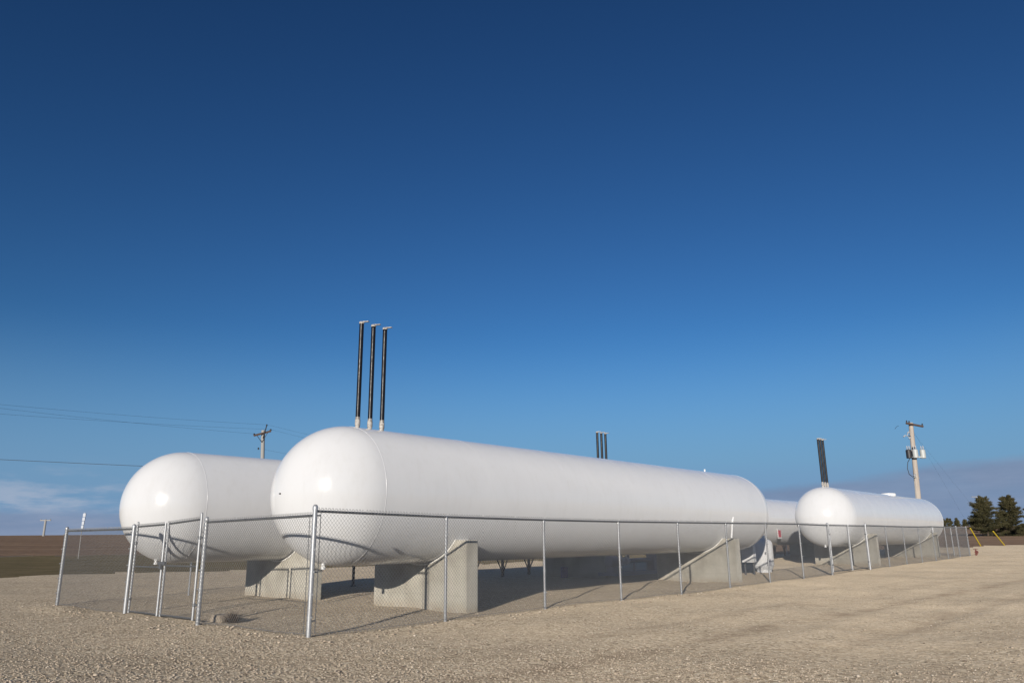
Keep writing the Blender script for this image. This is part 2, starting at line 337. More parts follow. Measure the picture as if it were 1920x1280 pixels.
def pebbles():
    N = 52000
    ang = rng.uniform(-.72, .72, N*2); d = 6.2*np.exp(rng.uniform(0, 1.45, N*2)**1.0)
    x = d*np.sin(ang); y = d*np.cos(ang)
    # sparse where the drive is packed hard
    dens = .85-.80*sstep(x, -3, 4)+.75*(1-sstep(y, 8.5, 12.5))*sstep(x, -2, 2)+.35*(np.sin(x*.7+y*.4)*np.sin(y*.55-x*.3))
    keep = rng.random(N*2) < np.clip(dens, .05, 1); x = x[keep][:N]; y = y[keep][:N]; N = len(x)
    size = .006+.012*rng.random(N)**2.2+.022*(rng.random(N) > .992)*rng.random(N)
    # bigger lumps kicked up along the outside of the fence
    M = 230; ls = rng.uniform(-.6, 16, M); lo = rng.uniform(-.9, .15, M); fs_ = rng.random(M) < .45
    ls2 = np.where(fs_, rng.uniform(-1.0, .1, M), ls); lo2 = np.where(fs_, rng.uniform(0, 10.8, M), lo)
    x = np.concatenate([x, C0[0]+U[0]*ls2+V[0]*lo2]); y = np.concatenate([y, C0[1]+U[1]*ls2+V[1]*lo2]); size = np.concatenate([size, rng.uniform(.014, .036, M)]); N = len(x)
    ico = np.array([(0, 0, 1), (.9, 0, .35), (.28, .85, .3), (-.72, .53, .4), (-.72, -.53, .3), (.28, -.85, .4), (0, 0, -1)])
    fc = np.array([(0, 1, 2), (0, 2, 3), (0, 3, 4), (0, 4, 5), (0, 5, 1), (6, 2, 1), (6, 3, 2), (6, 4, 3), (6, 5, 4), (6, 1, 5)])
    P = ico[None]*(1+.35*rng.standard_normal((N, 7, 3))*.6); P[..., 2] *= .62
    t = rng.uniform(0, 6.28, N); ct, st_ = np.cos(t)[:, None], np.sin(t)[:, None]
    PX = P[..., 0]*ct-P[..., 1]*st_; PY = P[..., 0]*st_+P[..., 1]*ct
    P = np.stack([PX*1.15, PY, P[..., 2]], -1)*size[:, None, None]
    P[..., 0] += x[:, None]; P[..., 1] += y[:, None]; P[..., 2] += (G(x, y)+size*.25)[:, None]
    F = (fc[None]+7*np.arange(N)[:, None, None]).reshape(-1, 3)
    tone = np.repeat(np.clip(rng.normal(.5, .22, N), 0, 1), 7)
    o = soup('loose_gravel', P.reshape(-1, 3), F, tone, M_stone); tag(o, kind='stuff', label='loose pale gravel stones scattered over the yard', cat='gravel')
pebbles()

# ------------------------------------------------------------------ storage tanks
AX_Z = 2.4258
def hemi(R, sign, n=20):
    return [(sign*R*math.sin(a), R*math.cos(a)) for a in [math.pi/2*i/n for i in range(n+1)]]
def tank(s0, s1, o, R, zc, label, seams, detail):
    ends = (seams[0], seams[-1])
    base = Y(s0, o, 0); t = thing('storage_tank', base, label, 'tank', 'long white storage tanks')
    c = Y(0, o, zc, False)
    prof = [(s0-R*math.sin(a), max(R*math.cos(a), .002)) for a in [math.pi/2*(1-i/26) for i in range(27)]]
    prof += [(s0+(s1-s0)*i/12, R) for i in range(1, 12)]
    prof += [(s1+R*math.sin(a), max(R*math.cos(a), .002)) for a in [math.pi/2*(i/26) for i in range(27)]]
    build('shell', MB().lathe(c, U3, prof, 128), M_tank, t, ang=60)
    for q in seams:
        w = .008; hh = .0045 if q in ends else .0018
        build('weld_seam', MB().lathe(c, U3, [(q-w, R-.004), (q-w*.6, R+.6*hh), (q, R+hh), (q+w*.6, R+.6*hh), (q+w, R-.004)], 128), M_tank, t, ang=80)
    return t, c
def stack(t, s, o, zt, H, lean=0.0, arm=-1):
    b = Y(s, o, zt-.03, False); top = b+Z3*H
    p = build('vent_stack', MB().tube(b+Z3*.2, top, .052, 16), M_black, t)
    build('coupling', MB().lathe(b, Z3, [(0, .07), (.04, .07), (.045, .05), (.09, .05), (.095, .058), (.22, .058), (.225, .052), (.28, .052)], 18), M_chalk, p)
    cap = MB().lathe(top, Z3, [(-.02, .058), (.018, .058), (.03, .045)], 16)
    d = U3*.35-V3*.93
    cap.box(top+Z3*.02+d*.11, .07, .026, .009, ax=d, ay=np.cross(Z3, d)); cap.tube(top+Z3*.035+d*.03, top+Z3*.015+d*.18, .010, 8)
    build('rain_cap', cap, M_chalk, p)
def drain(t, c, s, R, ang=0.0):
    p = c+U3*s-Z3*(R-.01)
    build('drain_fitting', MB().lathe(p, -Z3, [(-.03, .045), (.02, .045), (.03, .035), (.06, .035), (.065, .05), (.11, .05), (.12, .02)], 16), M_seam, t)
R1 = 1.4385; OA = 2.403; OB = 7.97; RB = 1.345; ZB = 2.353
def even(a, b, n): return [a+(b-a)*i/n for i in range(n+1)]
t1, c1 = tank(2.334, 20.76, OA, R1, AX_Z, 'nearest white horizontal storage tank with three black vent pipes on its near end', even(2.334, 20.76, 6), 1)
for s in (2.66, 3.0, 3.34): stack(t1, s, OA, AX_Z+R1, 2.42)
drain(t1, c1, 1.95, R1*.963)
nd = np.array([-.6826, -.7306, -.0156]); cen = c1+U3*2.334
build('lifting_stud', MB().tube(cen+nd*(R1-.01), cen+nd*(R1+.03), .018, 10, .012), M_dark, t1)
build('top_fitting', MB().tube(c1+U3*18.9+Z3*(R1-.02), c1+U3*18.9+Z3*(R1+.07), .025, 10).tube(c1+U3*18.9+Z3*(R1+.07), c1+U3*18.9+Z3*(R1+.10), .035, 10), M_seam, t1)
t2, c2 = tank(1.59, 20.86, OB, RB, ZB, 'white storage tank at the left, its dome behind the near double gate', even(1.59, 20.86, 6), 1)
for s in (20.03, 20.35, 20.67): stack(t2, s, OB, ZB+RB, 2.34)
drain(t2, c2, 1.13, RB*.94)
t3, c3 = tank(31.425, 48.85, OA, R1, AX_Z, 'white storage tank at the right, its round end facing the far gate, three black pipes', even(31.425, 48.85, 6), 1)
for s in (31.45, 31.8, 32.15): stack(t3, s, OA, AX_Z+R1, 2.42)
drain(t3, c3, 30.9, R1*.93)
build('valve_housing', MB().lathe(c3+U3*42.6+Z3*(R1-.05), Z3, [(0, .42), (.13, .42), (.16, .38), (.18, .15)], 28), M_seam, t3)
t4, c4 = tank(28.99, 47.4, OB, RB, ZB, 'mostly hidden white storage tank with a red and white placard on its side', even(28.99, 47.4, 6), 1)
# red and white placard on the side of the far tank
ps = 36.0
an = 0.0; nrm = -V3*math.cos(an)+Z3*math.sin(an); tz = np.cross(nrm, U3); tz = tz if tz[2] > 0 else -tz
pc = c4+U3*ps+nrm*1.30-Z3*.68
pl = build('warning_placard', MB().box(pc, .26, .012, .28, ay=nrm, az=tz), M_signwhite, t4, smooth=False)
build('red_panel', MB().box(pc+nrm*.014, .17, .008, .19, ay=nrm, az=tz), M_signred, pl, smooth=False)

# ------------------------------------------------------------------ concrete piers
def pier(s, o, R, zc, label, hr=1.55, hl=1.55):
    base = Y(s, o, 0); t = thing('concrete_pier', base, label, 'pier', 'concrete piers under the tanks'); hw = 1.55; top = 1.47; th = .36
    a0 = math.asin(min(.999, (hw-.30)/R)); zb = zc-base[2]
    # profile in the cross plane: flat horns, saddle arc between
    Rr = R+.018; amax = math.acos((zc-base[2]-top)/Rr) if (zc-base[2]-top) < Rr else .8
    arc = [(Rr*math.sin(a), zb-Rr*math.cos(a)) for a in np.linspace(amax, -amax, 33)]
    pr = [(hl, -.5), (hl, top-.02), (hl-.02, top)]+arc+[(-hr+.02, top), (-hr, top-.02), (-hr, -.5)]
    mb = MB().prism([base+V3*a+Z3*b-U3*th/2 for a, b in pr], U3*th)
    build('wall', mb, M_conc, t, smooth=False, bevel=.012)
    # sealant strip between shell and saddle
    st = MB(); n = 34; ring = []
    for k in range(n+1):
        x = amax+.02-(2*amax+.04)*k/n
        ring += [base+V3*(r*math.sin(x))+Z3*(zb-r*math.cos(x))+U3*w for r, w in ((Rr-.004, -th/2-.022), (Rr-.004, th/2+.022), (Rr+.034, th/2+.022), (Rr+.034, -th/2-.022))]
    st.add(ring, [(4*k+i, 4*k+(i+1) % 4, 4*k+4+(i+1) % 4, 4*k+4+i) for k in range(n) for i in range(4)]+[(0, 3, 2, 1), (4*n, 4*n+1, 4*n+2, 4*n+3)])
    build('saddle_strip', st, M_pad, t)
    return t
pier(4.78, OA, R1, AX_Z, 'concrete pier under the near end of the nearest tank, sunlit behind the fence', hr=1.46, hl=1.62)
p_ = pier(17.85, OA, R1, AX_Z, 'concrete pier under the far end of the nearest tank, beside the upright white cylinder')
pier(4.62, 7.93, RB, ZB, 'concrete pier under the left tank, seen between the gate and the fence corner')
pier(18.15, OB, RB, ZB, 'dark shaded concrete pier behind the middle of the nearest tank')
pier(33.8, OA, R1, AX_Z, 'concrete pier under the near end of the right-hand tank')
pier(46.2, OA, R1, AX_Z, 'concrete pier under the far end of the right-hand tank')
pier(31.7, OB, RB, ZB, 'shaded concrete pier under the hidden tank, its near end')
pier(44.7, OB, RB, ZB, 'shaded concrete pier under the hidden tank, seen left of the right-hand tank')
for s, o, r, l, ln in ((17.75, OA-1.40, .024, 'slanting white pipe standing on the pier under the far end of the nearest tank', .66), (46.1, OA-1.35, .04, 'short white pipe standing on the last pier of the right-hand tank', .62)):
    b = Y(s, o, 1.45); tag(build('conduit', MB().tube(b, b+Z3*ln+U3*.22, r+.008, 10).tube(b+Z3*ln+U3*.22, b+Z3*(ln+.05)+U3*.235, r+.014, 10), M_seam, base=b), l, 'pipe', 'white pipes on the piers')

# ------------------------------------------------------------------ chain-link fence
PITCH_W = .0715
def fabric(parent, P, Q, z0a, z0b, z1a, z1b, r=.0027, barbs=True, out=None, mb=None, phase=0.0, name='chain_link_mesh'):
    """woven wire between P and Q (xy of the run); z0 bottom, z1 top at either end."""
    own = mb is None; mb = mb or MB()
    P = np.asarray(P, float)[:2]; Q = np.asarray(Q, float)[:2]; L = np.linalg.norm(Q-P); d = (Q-P)/L; nrm = np.array([d[1], -d[0]])
    H = 1.80; ext = .042 if barbs else 0.0
    def pt(x, t, k):
        f = x/L; zb = z0a+(z0b-z0a)*f; zt = z1a+(z1b-z1a)*f
        p = P+d*x+nrm*k; return np.array([p[0], p[1], zb+(zt-zb)*t/H])
    off = -(int(H/PITCH_W)+2)*PITCH_W
    x0 = off
    while x0 < L+H+PITCH_W:
        for sg in (1, -1):
            # wire through (x0, H) going down at 45 degrees; x = x0 + sg*(H-t)
            ta, tb = 0.0, H+ext
            xa = x0+sg*(H-ta); xb = x0+sg*(H-tb)
            lo, hi = ta, tb
            for (bx, ge) in ((0.0, True), (L, False)):
                # clip x within 0..L
                va, vb = x0+sg*(H-lo), x0+sg*(H-hi)
                ia = va >= 0 if ge else va <= L; ib = vb >= 0 if ge else vb <= L
                if not ia and not ib: lo = hi = 0; break
                if ia != ib:
                    tcut = H-(bx-x0)*sg
                    if not ia: lo = tcut
                    else: hi = tcut
            if hi-lo < .01: continue
            A = pt(x0+sg*(H-lo), lo, sg*r*.8); B = pt(x0+sg*(H-hi), hi, sg*r*.8)
            mb.tube(A, B, r, 3, cap=False)
        if barbs and 0.02 < x0 < L-0.02:
            for sg in (1, -1): mb.tube(pt(x0, H-.004, sg*.003), pt(x0+sg*.019, H+.047, sg*.004), .0034, 3)
        x0 += PITCH_W
    # tension wire at the foot
    mb.tube(pt(0, .03, 0), pt(L, .03, 0), .003, 4)
    if own: return build(name, mb, M_wire, parent, smooth=False)
    return mb
def post(parent, s, o, h, r=.03, name='post', cap='ball', lean=(0, 0), mb=None):
    b = Y(s, o, -.35); g = Y(s, o, 0); top = g+Z3*h+U3*lean[0]+V3*lean[1]
    mb = (mb or MB()).tube(b, top, r, 18)
    if cap == 'ball': mb.lathe(top, Z3, [(-.05, r*1.12), (-.005, r*1.12), (.02, r*.95), (.035, r*.55), (.04, .004)], 18)
    elif cap == 'loop': mb.lathe(top, Z3, [(-.06, r*1.15), (0, r*1.15), (.02, r*1.0)], 18)
    return build(name, mb, M_galv, parent)
def band(mb, s, o, z, r=.036, d=None, nut=True):
    p = Y(s, o, z); mb.lathe(p-Z3*.012, Z3, [(0, r), (.024, r)], 16)
    if d is not None: mb.box(p+d*(r+.012), .016, .004, .012, ax=d, ay=np.cross(Z3, d)); mb.tube(p+d*(r+.018)-np.cross(Z3, d)*.014, p+d*(r+.018)+np.cross(Z3, d)*.014, .005, 6)

# side run along the drive: rail heights read at each post
ss = [3.05*i for i in range(9)]
rail_z = {0: 1.975, 3.05: 1.925, 6.1: 1.905, 9.15: 1.90, 12.2: 1.91, 15.25: 1.92, 18.3: 1.935, 21.35: 1.94, 24.4: 1.915, 29.3: 1.94, 32.3: 1.93, 35.3: 1.925, 38.3: 1.93, 41.3: 1.93, 44.3: 1.92, 47.4: 1.92, 50.3: 1.92}
def run(label, pts, rails, postr, side, mesh_side, wire_r=.0026, posts_skip=(), heavy=()):
    """pts: list of (s,o); rails: rail height above z=0 at each point (absolute)"""
    t = thing('chain_link_fence', Y(pts[0][0], pts[0][1]), label, 'fence', 'chain-link fence runs round the yard')
    for i, (s, o) in enumerate(pts):
        if i in posts_skip: continue
        g = Y(s, o)[2]; hv = i in heavy
        tb = MB()
        for z in ((.3, .65, 1.0, 1.35, 1.7) if hv else (.35, .8, 1.25, 1.6)): band(tb, s, o, z, (.0425 if hv else postr+.0025), mesh_side)
        p = post(t, s, o, rails[i]-g+(.07 if hv else -.015), .040 if hv else postr, 'terminal_post' if hv else 'line_post', 'ball' if hv else 'loop', mb=tb)
    rb = MB(); fb = MB()
    for i in range(len(pts)-1):
        A = Y(*pts[i], 0, False); B = Y(*pts[i+1], 0, False); A[2] = rails[i]; B[2] = rails[i+1]
        rb.tube(A, B, .0215, 12)
        a = A+mesh_side*.045; b = B+mesh_side*.045
        # follow the ground in three steps
        for k in range(3):
            f0, f1 = k/3, (k+1)/3; p0 = a+(b-a)*f0; p1 = a+(b-a)*f1
            fabric(None, p0, p1, float(G(p0[0], p0[1]))+.02, float(G(p1[0], p1[1]))+.02, p0[2]+.012, p1[2]+.012, mb=fb, r=wire_r)
        for k in range(1, 5):     # wire ties round the rail
            p = A+(B-A)*k/5; rb.lathe(p-U3*.004, (B-A)/np.linalg.norm(B-A), [(0, .026), (.008, .026)], 8)
    build('top_rail', rb, M_rail, t); build('chain_link_mesh', fb, M_wire, t, smooth=False)
    return t
fs = run('long chain-link fence along the drive in front of the nearest tank', [(s, 0) for s in ss], [rail_z[round(s, 2)] for s in ss], .028, -V3, -V3, heavy=(0, 8))
# tension bar beside the corner post
tb = MB().tube(Y(.085, -.045, .05), Y(.085, -.045, 1.99), .007, 6)
for z in (.25, 1.0, 1.9): tb.box(Y(.05, -.045, z), .04, .005, .012)
build('tension_bar', tb, M_rail, fs)
fr = run('short chain-link fence between the corner post and the double gate', [(0, .0), (0, 3.57)], [1.903, 1.868], .028, -U3, -U3, posts_skip=(0,), heavy=(1,))
build('tension_bar', MB().tube(Y(-.045, .075, .05), Y(-.045, .075, 1.88), .006, 6), M_rail, fr)
fl = run('short chain-link fence at the far left, beyond the double gate', [(0, 6.75), (0, 10.6)], [1.79, 1.80], .028, -U3, -U3, heavy=(0, 1))
# the fence goes back along the left side of the yard, out of the frame
far_run_pts = [(29.3, 0), (32.3, 0), (35.3, 0), (38.3, 0), (41.3, 0), (44.3, 0), (47.4, 0), (50.3, 0)]
fr2 = run('far chain-link fence running past the right-hand tank to the end post', far_run_pts, [rail_z[p[0]]+.03*(p[0] > 40) for p in far_run_pts], .028, -V3, -V3, wire_r=.0026, heavy=(0, 6, 7))
bk = run('chain-link fence across the back end of the yard, behind the right-hand tank', [(50.3, 0), (50.3, .9), (50.3, 3.4), (50.3, 6.4), (50.3, 9.4), (50.3, 12)], [1.95]*6, .028, U3, U3, wire_r=.0026, posts_skip=(0,), heavy=(1, 2))

# gates: each leaf is a framed panel of mesh
def leaf(name, label, s, oh, ol, hinge_top, latch_top, zb, grp, along=V3, hs_=None, wr=.0026, midz=1.0, mids=True):
    """leaf in the plane s=const (along V3) or, with along=U3, o=const"""
    def L(q, z):
        p = (Y(s, q, 0, False) if along is V3 else Y(q, s, 0, False)); p[2] = z; return p
    gh = L(oh, 0); t = thing(name, (gh[0], gh[1], zb), label, 'gate', grp)
    r = .024; out = -U3 if along is V3 else -V3
    top_h = latch_top-.03; sg = 1 if ol > oh else -1
    hsm = MB().tube(L(oh, zb), L(oh, hinge_top), r, 16).lathe(L(oh, hinge_top), Z3, [(0, r), (.02, r*.5)], 16); lsm = MB().tube(L(ol, zb), L(ol, latch_top), r, 16)
    for z in np.linspace(zb+.15, latch_top-.15, 6):
        for q, mm in ((oh, hsm), (ol, lsm)): mm.lathe(L(q, z)-Z3*.01, Z3, [(0, r+.004), (.02, r+.004)], 12)
    build('hinge_stile', hsm, M_galv, t); build('latch_stile', lsm, M_galv, t)
    build('top_rail', MB().tube(L(oh+sg*r, hinge_top-.10 if hs_ is None else hs_), L(ol-sg*r, top_h), .02, 14), M_rail, t)
    if mids: build('middle_rail', MB().tube(L(oh+sg*r, midz), L(ol-sg*r, midz), .016, 12), M_rail, t)
    build('bottom_rail', MB().tube(L(oh+sg*r, zb+.03), L(ol-sg*r, zb+.03), .018, 12), M_rail, t)
    a = L(oh, 0)+out*.028; b = L(ol, 0)+out*.028
    fabric(t, a, b, zb+.02, zb+.02, (hinge_top-.10 if hs_ is None else hs_)+.01, top_h+.01, r=wr)
    for z in (zb+.28, (hs_ or hinge_top-.1)-.35):
        p = L(oh, z); ax_ = V3 if along is V3 else U3; hg = MB().lathe(p-Z3*.03, Z3, [(0, r*1.35), (.06, r*1.35)], 14); hg.box(p-ax_*sg*.06, .06, .012, .02, ax=ax_, ay=(U3 if along is V3 else V3))
        build('hinge', hg, M_rail, t)
    return t, L
gz = float(Y(0, 5.2)[2])
gr, Lr = leaf('chain_link_gate', 'right leaf of the double gate, hinged beside the thicker post near the corner', 0, 3.78, 5.12, 2.045, 1.90, gz+.05, 'leaves of the near double gate', hs_=1.93, midz=1.035)
gl, Ll = leaf('chain_link_gate', 'left leaf of the double gate, next to the short end fence', 0, 6.57, 5.26, 1.925, 1.89, gz+.05, 'leaves of the near double gate', hs_=1.835, midz=1.0)
# gate latch, chain and padlock
lt = MB().box(Lr(5.19, 1.08)-U3*.035, .02, .14, .035).box(Lr(5.19, 1.02)-U3*.06, .02, .04, .05).tube(Lr(5.10, 1.10)-U3*.045, Lr(5.32, 1.10)-U3*.045, .011, 8)
build('fork_latch', lt, M_rail, gr)
ch = MB(); cp = [Lr(5.06, 1.80)-U3*.03, Lr(4.98, 1.72)-U3*.04, Lr(4.92, 1.5)-U3*.04, Lr(4.84, 1.15)-U3*.03]
ch.path(cp, .004, 6); build('chain', ch, M_dark, gr)
# far double gate in the side run
gz2 = float(Y(0, 27)[2]); z2 = float(Y(26.9, 0)[2])
g2, _ = leaf('chain_link_gate', 'left leaf of the far double gate, below the dome of the right-hand tank', 0, 24.55, 26.8, z2+1.92, z2+1.90, z2+.06, 'leaves of the far double gate', along=U3, hs_=z2+1.87, wr=.0026, mids=False)
g3, _ = leaf('chain_link_gate', 'right leaf of the far double gate, at the right of the far tank dome', 0, 29.15, 26.92, z2+1.92, z2+1.90, z2+.06, 'leaves of the far double gate', along=U3, hs_=z2+1.87, wr=.0026, mids=False)

# ------------------------------------------------------------------ things in the yard
# upright propane cylinders
def cyl(s, o, R, H, label, leg):
    b = Y(s, o, 0); t = thing('upright_cylinder', b, label, 'gas cylinder', None)
    n = 12; prof = [(.12, R*.80)]+[(.12+.16*math.sin(a), R*(.8+.2*math.sin(a))) for a in np.linspace(.2, math.pi/2, 7)]
    prof += [(H-.32, R)]+[(H-.32+.24*math.sin(a), R*(math.cos(a)*.62+.38)) for a in np.linspace(.1, math.pi/2, 9)]
    build('vessel', MB().lathe(b, Z3, prof, 48), M_white, t, ang=50)
    build('foot_ring', MB().lathe(b, Z3, [(-.02, R*.72), (.13, R*.72)], 36), M_seam, t)
    build('valve_collar', MB().lathe(b+Z3*(H-.1), Z3, [(0, R*.36), (.16, R*.36), (.17, R*.30)], 28), M_seam, t)
    build('lift_lug', MB().box(b+Z3*(H-.16)+U3*R*.62, .03, .012, .06), M_seam, t)
    return t, b
ca, b = cyl(25.5, 3.25, .43, 1.47, 'white upright gas cylinder beside the far pier, a fence shadow across it', 0)
dd = -V3*.45-U3*.89; dd /= np.linalg.norm(dd)
q = b+np.array([.10, -.42, .42]); build('control_box', MB().box(q, .085, .05, .14, ax=np.array([1., 0, 0]), ay=np.array([0, 1., 0])), M_steel, ca, bevel=.01)
q = b+np.array([-.03, -.44, .80]); build('gauge', MB().box(q, .03, .02, .05, ax=np.array([1., 0, 0]), ay=np.array([0, 1., 0])), M_rail, ca)
# white hood on a short stand, just beyond the far pier
b = Y(22.7, 2.65); hd = thing('meter_hood', b, 'small cream-white hood on a stand between the far pier and the upright cylinder', 'meter hood')
r_ = np.array([.80, -.60, 0.]); q_ = np.array([.60, .80, 0.])
build('hood', MB().prism([b+r_*x-q_*.16+Z3*z for x, z in ((-.24, .48), (.24, .48), (.24, 1.16), (.06, 1.16), (-.24, .98))], q_*.32), M_white, hd, smooth=False, bevel=.012)
for x in (-.18, .18): build('leg', MB().box(b+r_*x+Z3*.22, .025, .025, .27), M_rail, hd)
# pump skid in the shade between the tanks
b = Y(18.7, 5.4); sk = thing('pump_skid', b, 'grey pump skid with pipe and white valves in the shade behind the nearest tank', 'pump skid')
build('base_frame', MB().box(b+Z3*.16, 1.6, .06, .06).box(b+Z3*.16+V3*.7, 1.6, .06, .06).box(b+Z3*.16+V3*.35-U3*1.5, .05, .4, .05).box(b+Z3*.16+V3*.35+U3*1.5, .05, .4, .05), M_steel, sk, bevel=.006)
build('motor', MB().lathe(b+V3*.35-U3*1.5+Z3*.62, U3, [(0, .16), (.03, .2), (.5, .2), (.55, .12), (.66, .06)], 24).box(b+V3*.35-U3*1.22+Z3*.33, .2, .16, .11), M_steel, sk)
build('main_pipe', MB().tube(b+V3*.35-U3*.85+Z3*.62, b+V3*.35+U3*1.5+Z3*.62, .085, 18).tube(b+V3*.35+U3*.3+Z3*.62, b+V3*.35+U3*.3+Z3*.2, .05, 12), M_steel, sk)
for x in (-.62, -.3):
    v_ = MB().lathe(b+V3*.33+U3*x+Z3*.62-U3*.09, U3, [(0, .14), (.03, .14), (.035, .1), (.15, .1), (.155, .14), (.18, .14)], 18).tube(b+V3*.33+U3*x+Z3*.7, b+V3*.33+U3*x+Z3*.98, .025, 8).lathe(b+V3*.33+U3*x+Z3*.95, Z3, [(0, .12), (.03, .12)], 16)
    build('valve', v_, M_white, sk)
build('cabinet', MB().box(b+U3*1.72+V3*.35+Z3*.66, .20, .18, .46), M_steel, sk, bevel=.012)
build('riser_pipe', MB().tube(b+V3*.35-U3*.1+Z3*.6, b+V3*.35-U3*.1+Z3*1.6, .045, 12), M_steel, sk)

# braced pipe racks beyond the second row
def rack(s0, nb, label):
    b = Y(s0, 10.7); t = thing('pipe_rack', b, label, 'pipe rack', 'braced pipe racks beyond the tanks')
    for k in range(nb):
        p = Y(s0+k*1.7, 10.7)
        build('leg', MB().box(p+Z3*.8, .045, .045, .8), M_dark, t)
        if k < nb-1: 
            q = Y(s0+k*1.7+1.7, 10.7)
            build('brace', MB().tube(p+Z3*.15+U3*(.0), (p+q)/2+Z3*1.55, .026, 8).tube(q+Z3*.15, (p+q)/2+Z3*1.55, .026, 8), M_dark, t)
    e = Y(s0+(nb-1)*1.7, 10.7)
    build('pipe', MB().tube(b+Z3*1.66-U3*.4, e+Z3*1.66+U3*.4, .07, 14), M_steel, t); build('beam', MB().box((b+e)/2+Z3*1.57, (nb-1)*.85+.1, .06, .03), M_dark, t)
rack(11.7, 7, 'dark braced steel pipe rack seen under the nearest tank'); rack(41.5, 6, 'dark braced steel pipe rack seen under the hidden far tank')
b = Y(17.3, 7.9); tag(build('plastic_drum', MB().lathe(b, Z3, [(0, .13), (.02, .15), (.14, .15), (.15, .157), (.16, .15), (.28, .15), (.29, .157), (.30, .15), (.40, .15), (.42, .12)], 24), M_blue, base=b), 'small blue drum in the deep shade behind the nearest tank', 'drum')
b = Y(9.1, 10.6); tag(build('marker_stake', MB().box(b+Z3*.55, .035, .035, .62).box(b+Z3*.02, .07, .07, .02), M_dark, base=b, bevel=.004), 'dark upright stake beyond the left tank pier', 'stake')
b = Y(3.65, 11.14); tag(build('marker_stake', MB().tube(b-Z3*.2, b+Z3*1.02, .024, 10).lathe(b+Z3*.95, Z3, [(0, .03), (.08, .03)], 10), M_galv, base=b), 'thin grey metal stake in the gravel behind the double gate', 'stake')

# broken block and dead weed inside the fence by the gate
b = Y(.58, 3.78)
blk = MB(); vs = []
for i in (-1, 1):
    for j in (-1, 1):
        for k in (0, 1): vs.append(b+U3*(i*.11+random.uniform(-.02, .02))+V3*(j*.21+random.uniform(-.03, .03))+Z3*(k*.15+random.uniform(-.02, .02)-.01))
blk.add(vs, [(0, 1, 3, 2), (4, 6, 7, 5), (0, 4, 5, 1), (2, 3, 7, 6), (0, 2, 6, 4), (1, 5, 7, 3)])
tag(build('broken_block', blk, M_tan, base=b, smooth=False, bevel=.02), 'broken tan masonry block lying on the gravel inside the gate corner', 'block')
b = Y(.62, 3.42); wd = MB()
for k in range(420):
    a = random.uniform(0, 6.28); e = random.uniform(.05, 1.5); L_ = random.uniform(.12, .32); d0 = np.array([math.cos(a)*math.cos(e), math.sin(a)*math.cos(e), math.sin(e)])
    p = b+d0*random.uniform(.0, .10)+Z3*.01; q = p+d0*L_*.6+np.array([random.uniform(-.05, .05), random.uniform(-.05, .05), random.uniform(-.02, .03)]); w = random.uniform(.003, .009); sd = np.cross(d0, [random.random(), random.random(), .3]); sd /= np.linalg.norm(sd)+1e-6
    wd.add([p-sd*w, p+sd*w, q], [(0, 1, 2)])
tag(build('dead_weed', wd, M_weed, base=b, smooth=False), 'dark clump of dead weed beside the broken block', 'weed')
b = Y(5.6, -.05+.55); 
# red valve stand at the end post
b = Y(50.9, -.25); rv = thing('valve_stand', b, 'small rusty red valve stand on the ground by the last fence post', 'valve')
build('body', MB().tube(b, b+Z3*.34, .05, 12).tube(b+Z3*.2-U3*.16, b+Z3*.2+U3*.22, .055, 12).lathe(b+Z3*.06, Z3, [(0, .1), (.04, .1)], 14), M_rust, rv)
build('handwheel', MB().lathe(b+Z3*.38, Z3, [(0, .13), (.03, .13)], 20).tube(b+Z3*.3, b+Z3*.4, .02, 8).lathe(b+Z3*.2+U3*.22, U3, [(0, .1), (.04, .1)], 16), M_rust, rv)

# ------------------------------------------------------------------ utility poles and wires
def gxy(x, y, z=0.0): return np.array([x, y, float(G(x, y))+z])
def insul(p, parent, m=None, r=.05):
    build('insulator', MB().lathe(p, Z3, [(0, r*.5), (.05, r*.5), (.06, r), (.10, r), (.11, r*.6), (.15, r*.9), (.18, r*.4)], 12), m or M_dark, parent)
pb = gxy(-20.55, 64); ptop = np.array([-21.08, 64.0, 10.6])
pl1 = thing('utility_pole', pb, 'grey wooden utility pole with a crossarm rising behind the left tank', 'utility pole', 'utility poles')
build('pole', MB().tube(pb-Z3*.5, ptop, .19, 16, .15), M_greywood, pl1)
xd = np.array([1.18, 0.5, .42]); xd /= np.linalg.norm(xd); xc = np.array([-21.06, 63.8, 10.32])
build('crossarm', MB().box(xc, .72, .06, .075, ax=xd, ay=np.cross(Z3, xd)/np.linalg.norm(np.cross(Z3, xd)), az=np.cross(xd, np.cross(Z3, xd))/np.linalg.norm(np.cross(xd, np.cross(Z3, xd)))), M_darkwood, pl1)
build('pole_top_bracket', MB().tube(np.array([-20.98, 63.8, 9.9]), np.array([-20.75, 63.8, 10.95]), .045, 8), M_dark, pl1)
e1 = xc-xd*.68; e2 = xc+xd*.68
insul(e1, pl1, r=.09); insul(e2, pl1, r=.09); insul(np.array([-20.74, 63.8, 10.9]), pl1, r=.07); insul(np.array([-21.3, 63.8, 8.95]), pl1, r=.08)
build('brace', MB().tube(xc-xd*.45-Z3*.05, xc-Z3*.75, .025, 6).tube(xc+xd*.45-Z3*.05, xc-Z3*.75, .025, 6), M_dark, pl1)
def wire(a, b, sag, label, grp, r=.012, name='overhead_wire'):
    a = np.asarray(a, float); b = np.asarray(b, float); pts = []
    for i in range(25):
        f = i/24; p = a+(b-a)*f; p[2] -= sag*4*f*(1-f); pts.append(p)
    base = a; mb = MB().path(pts, r, 5); tag(build(name, mb, M_line, base=base), label, 'power line', grp)
def ext(a, px): return np.asarray(a)+(np.asarray(px)-np.asarray(a))*1.6
gw = 'thin power lines left of the grey pole'
wt = np.array([-20.74, 63.8, 11.05])
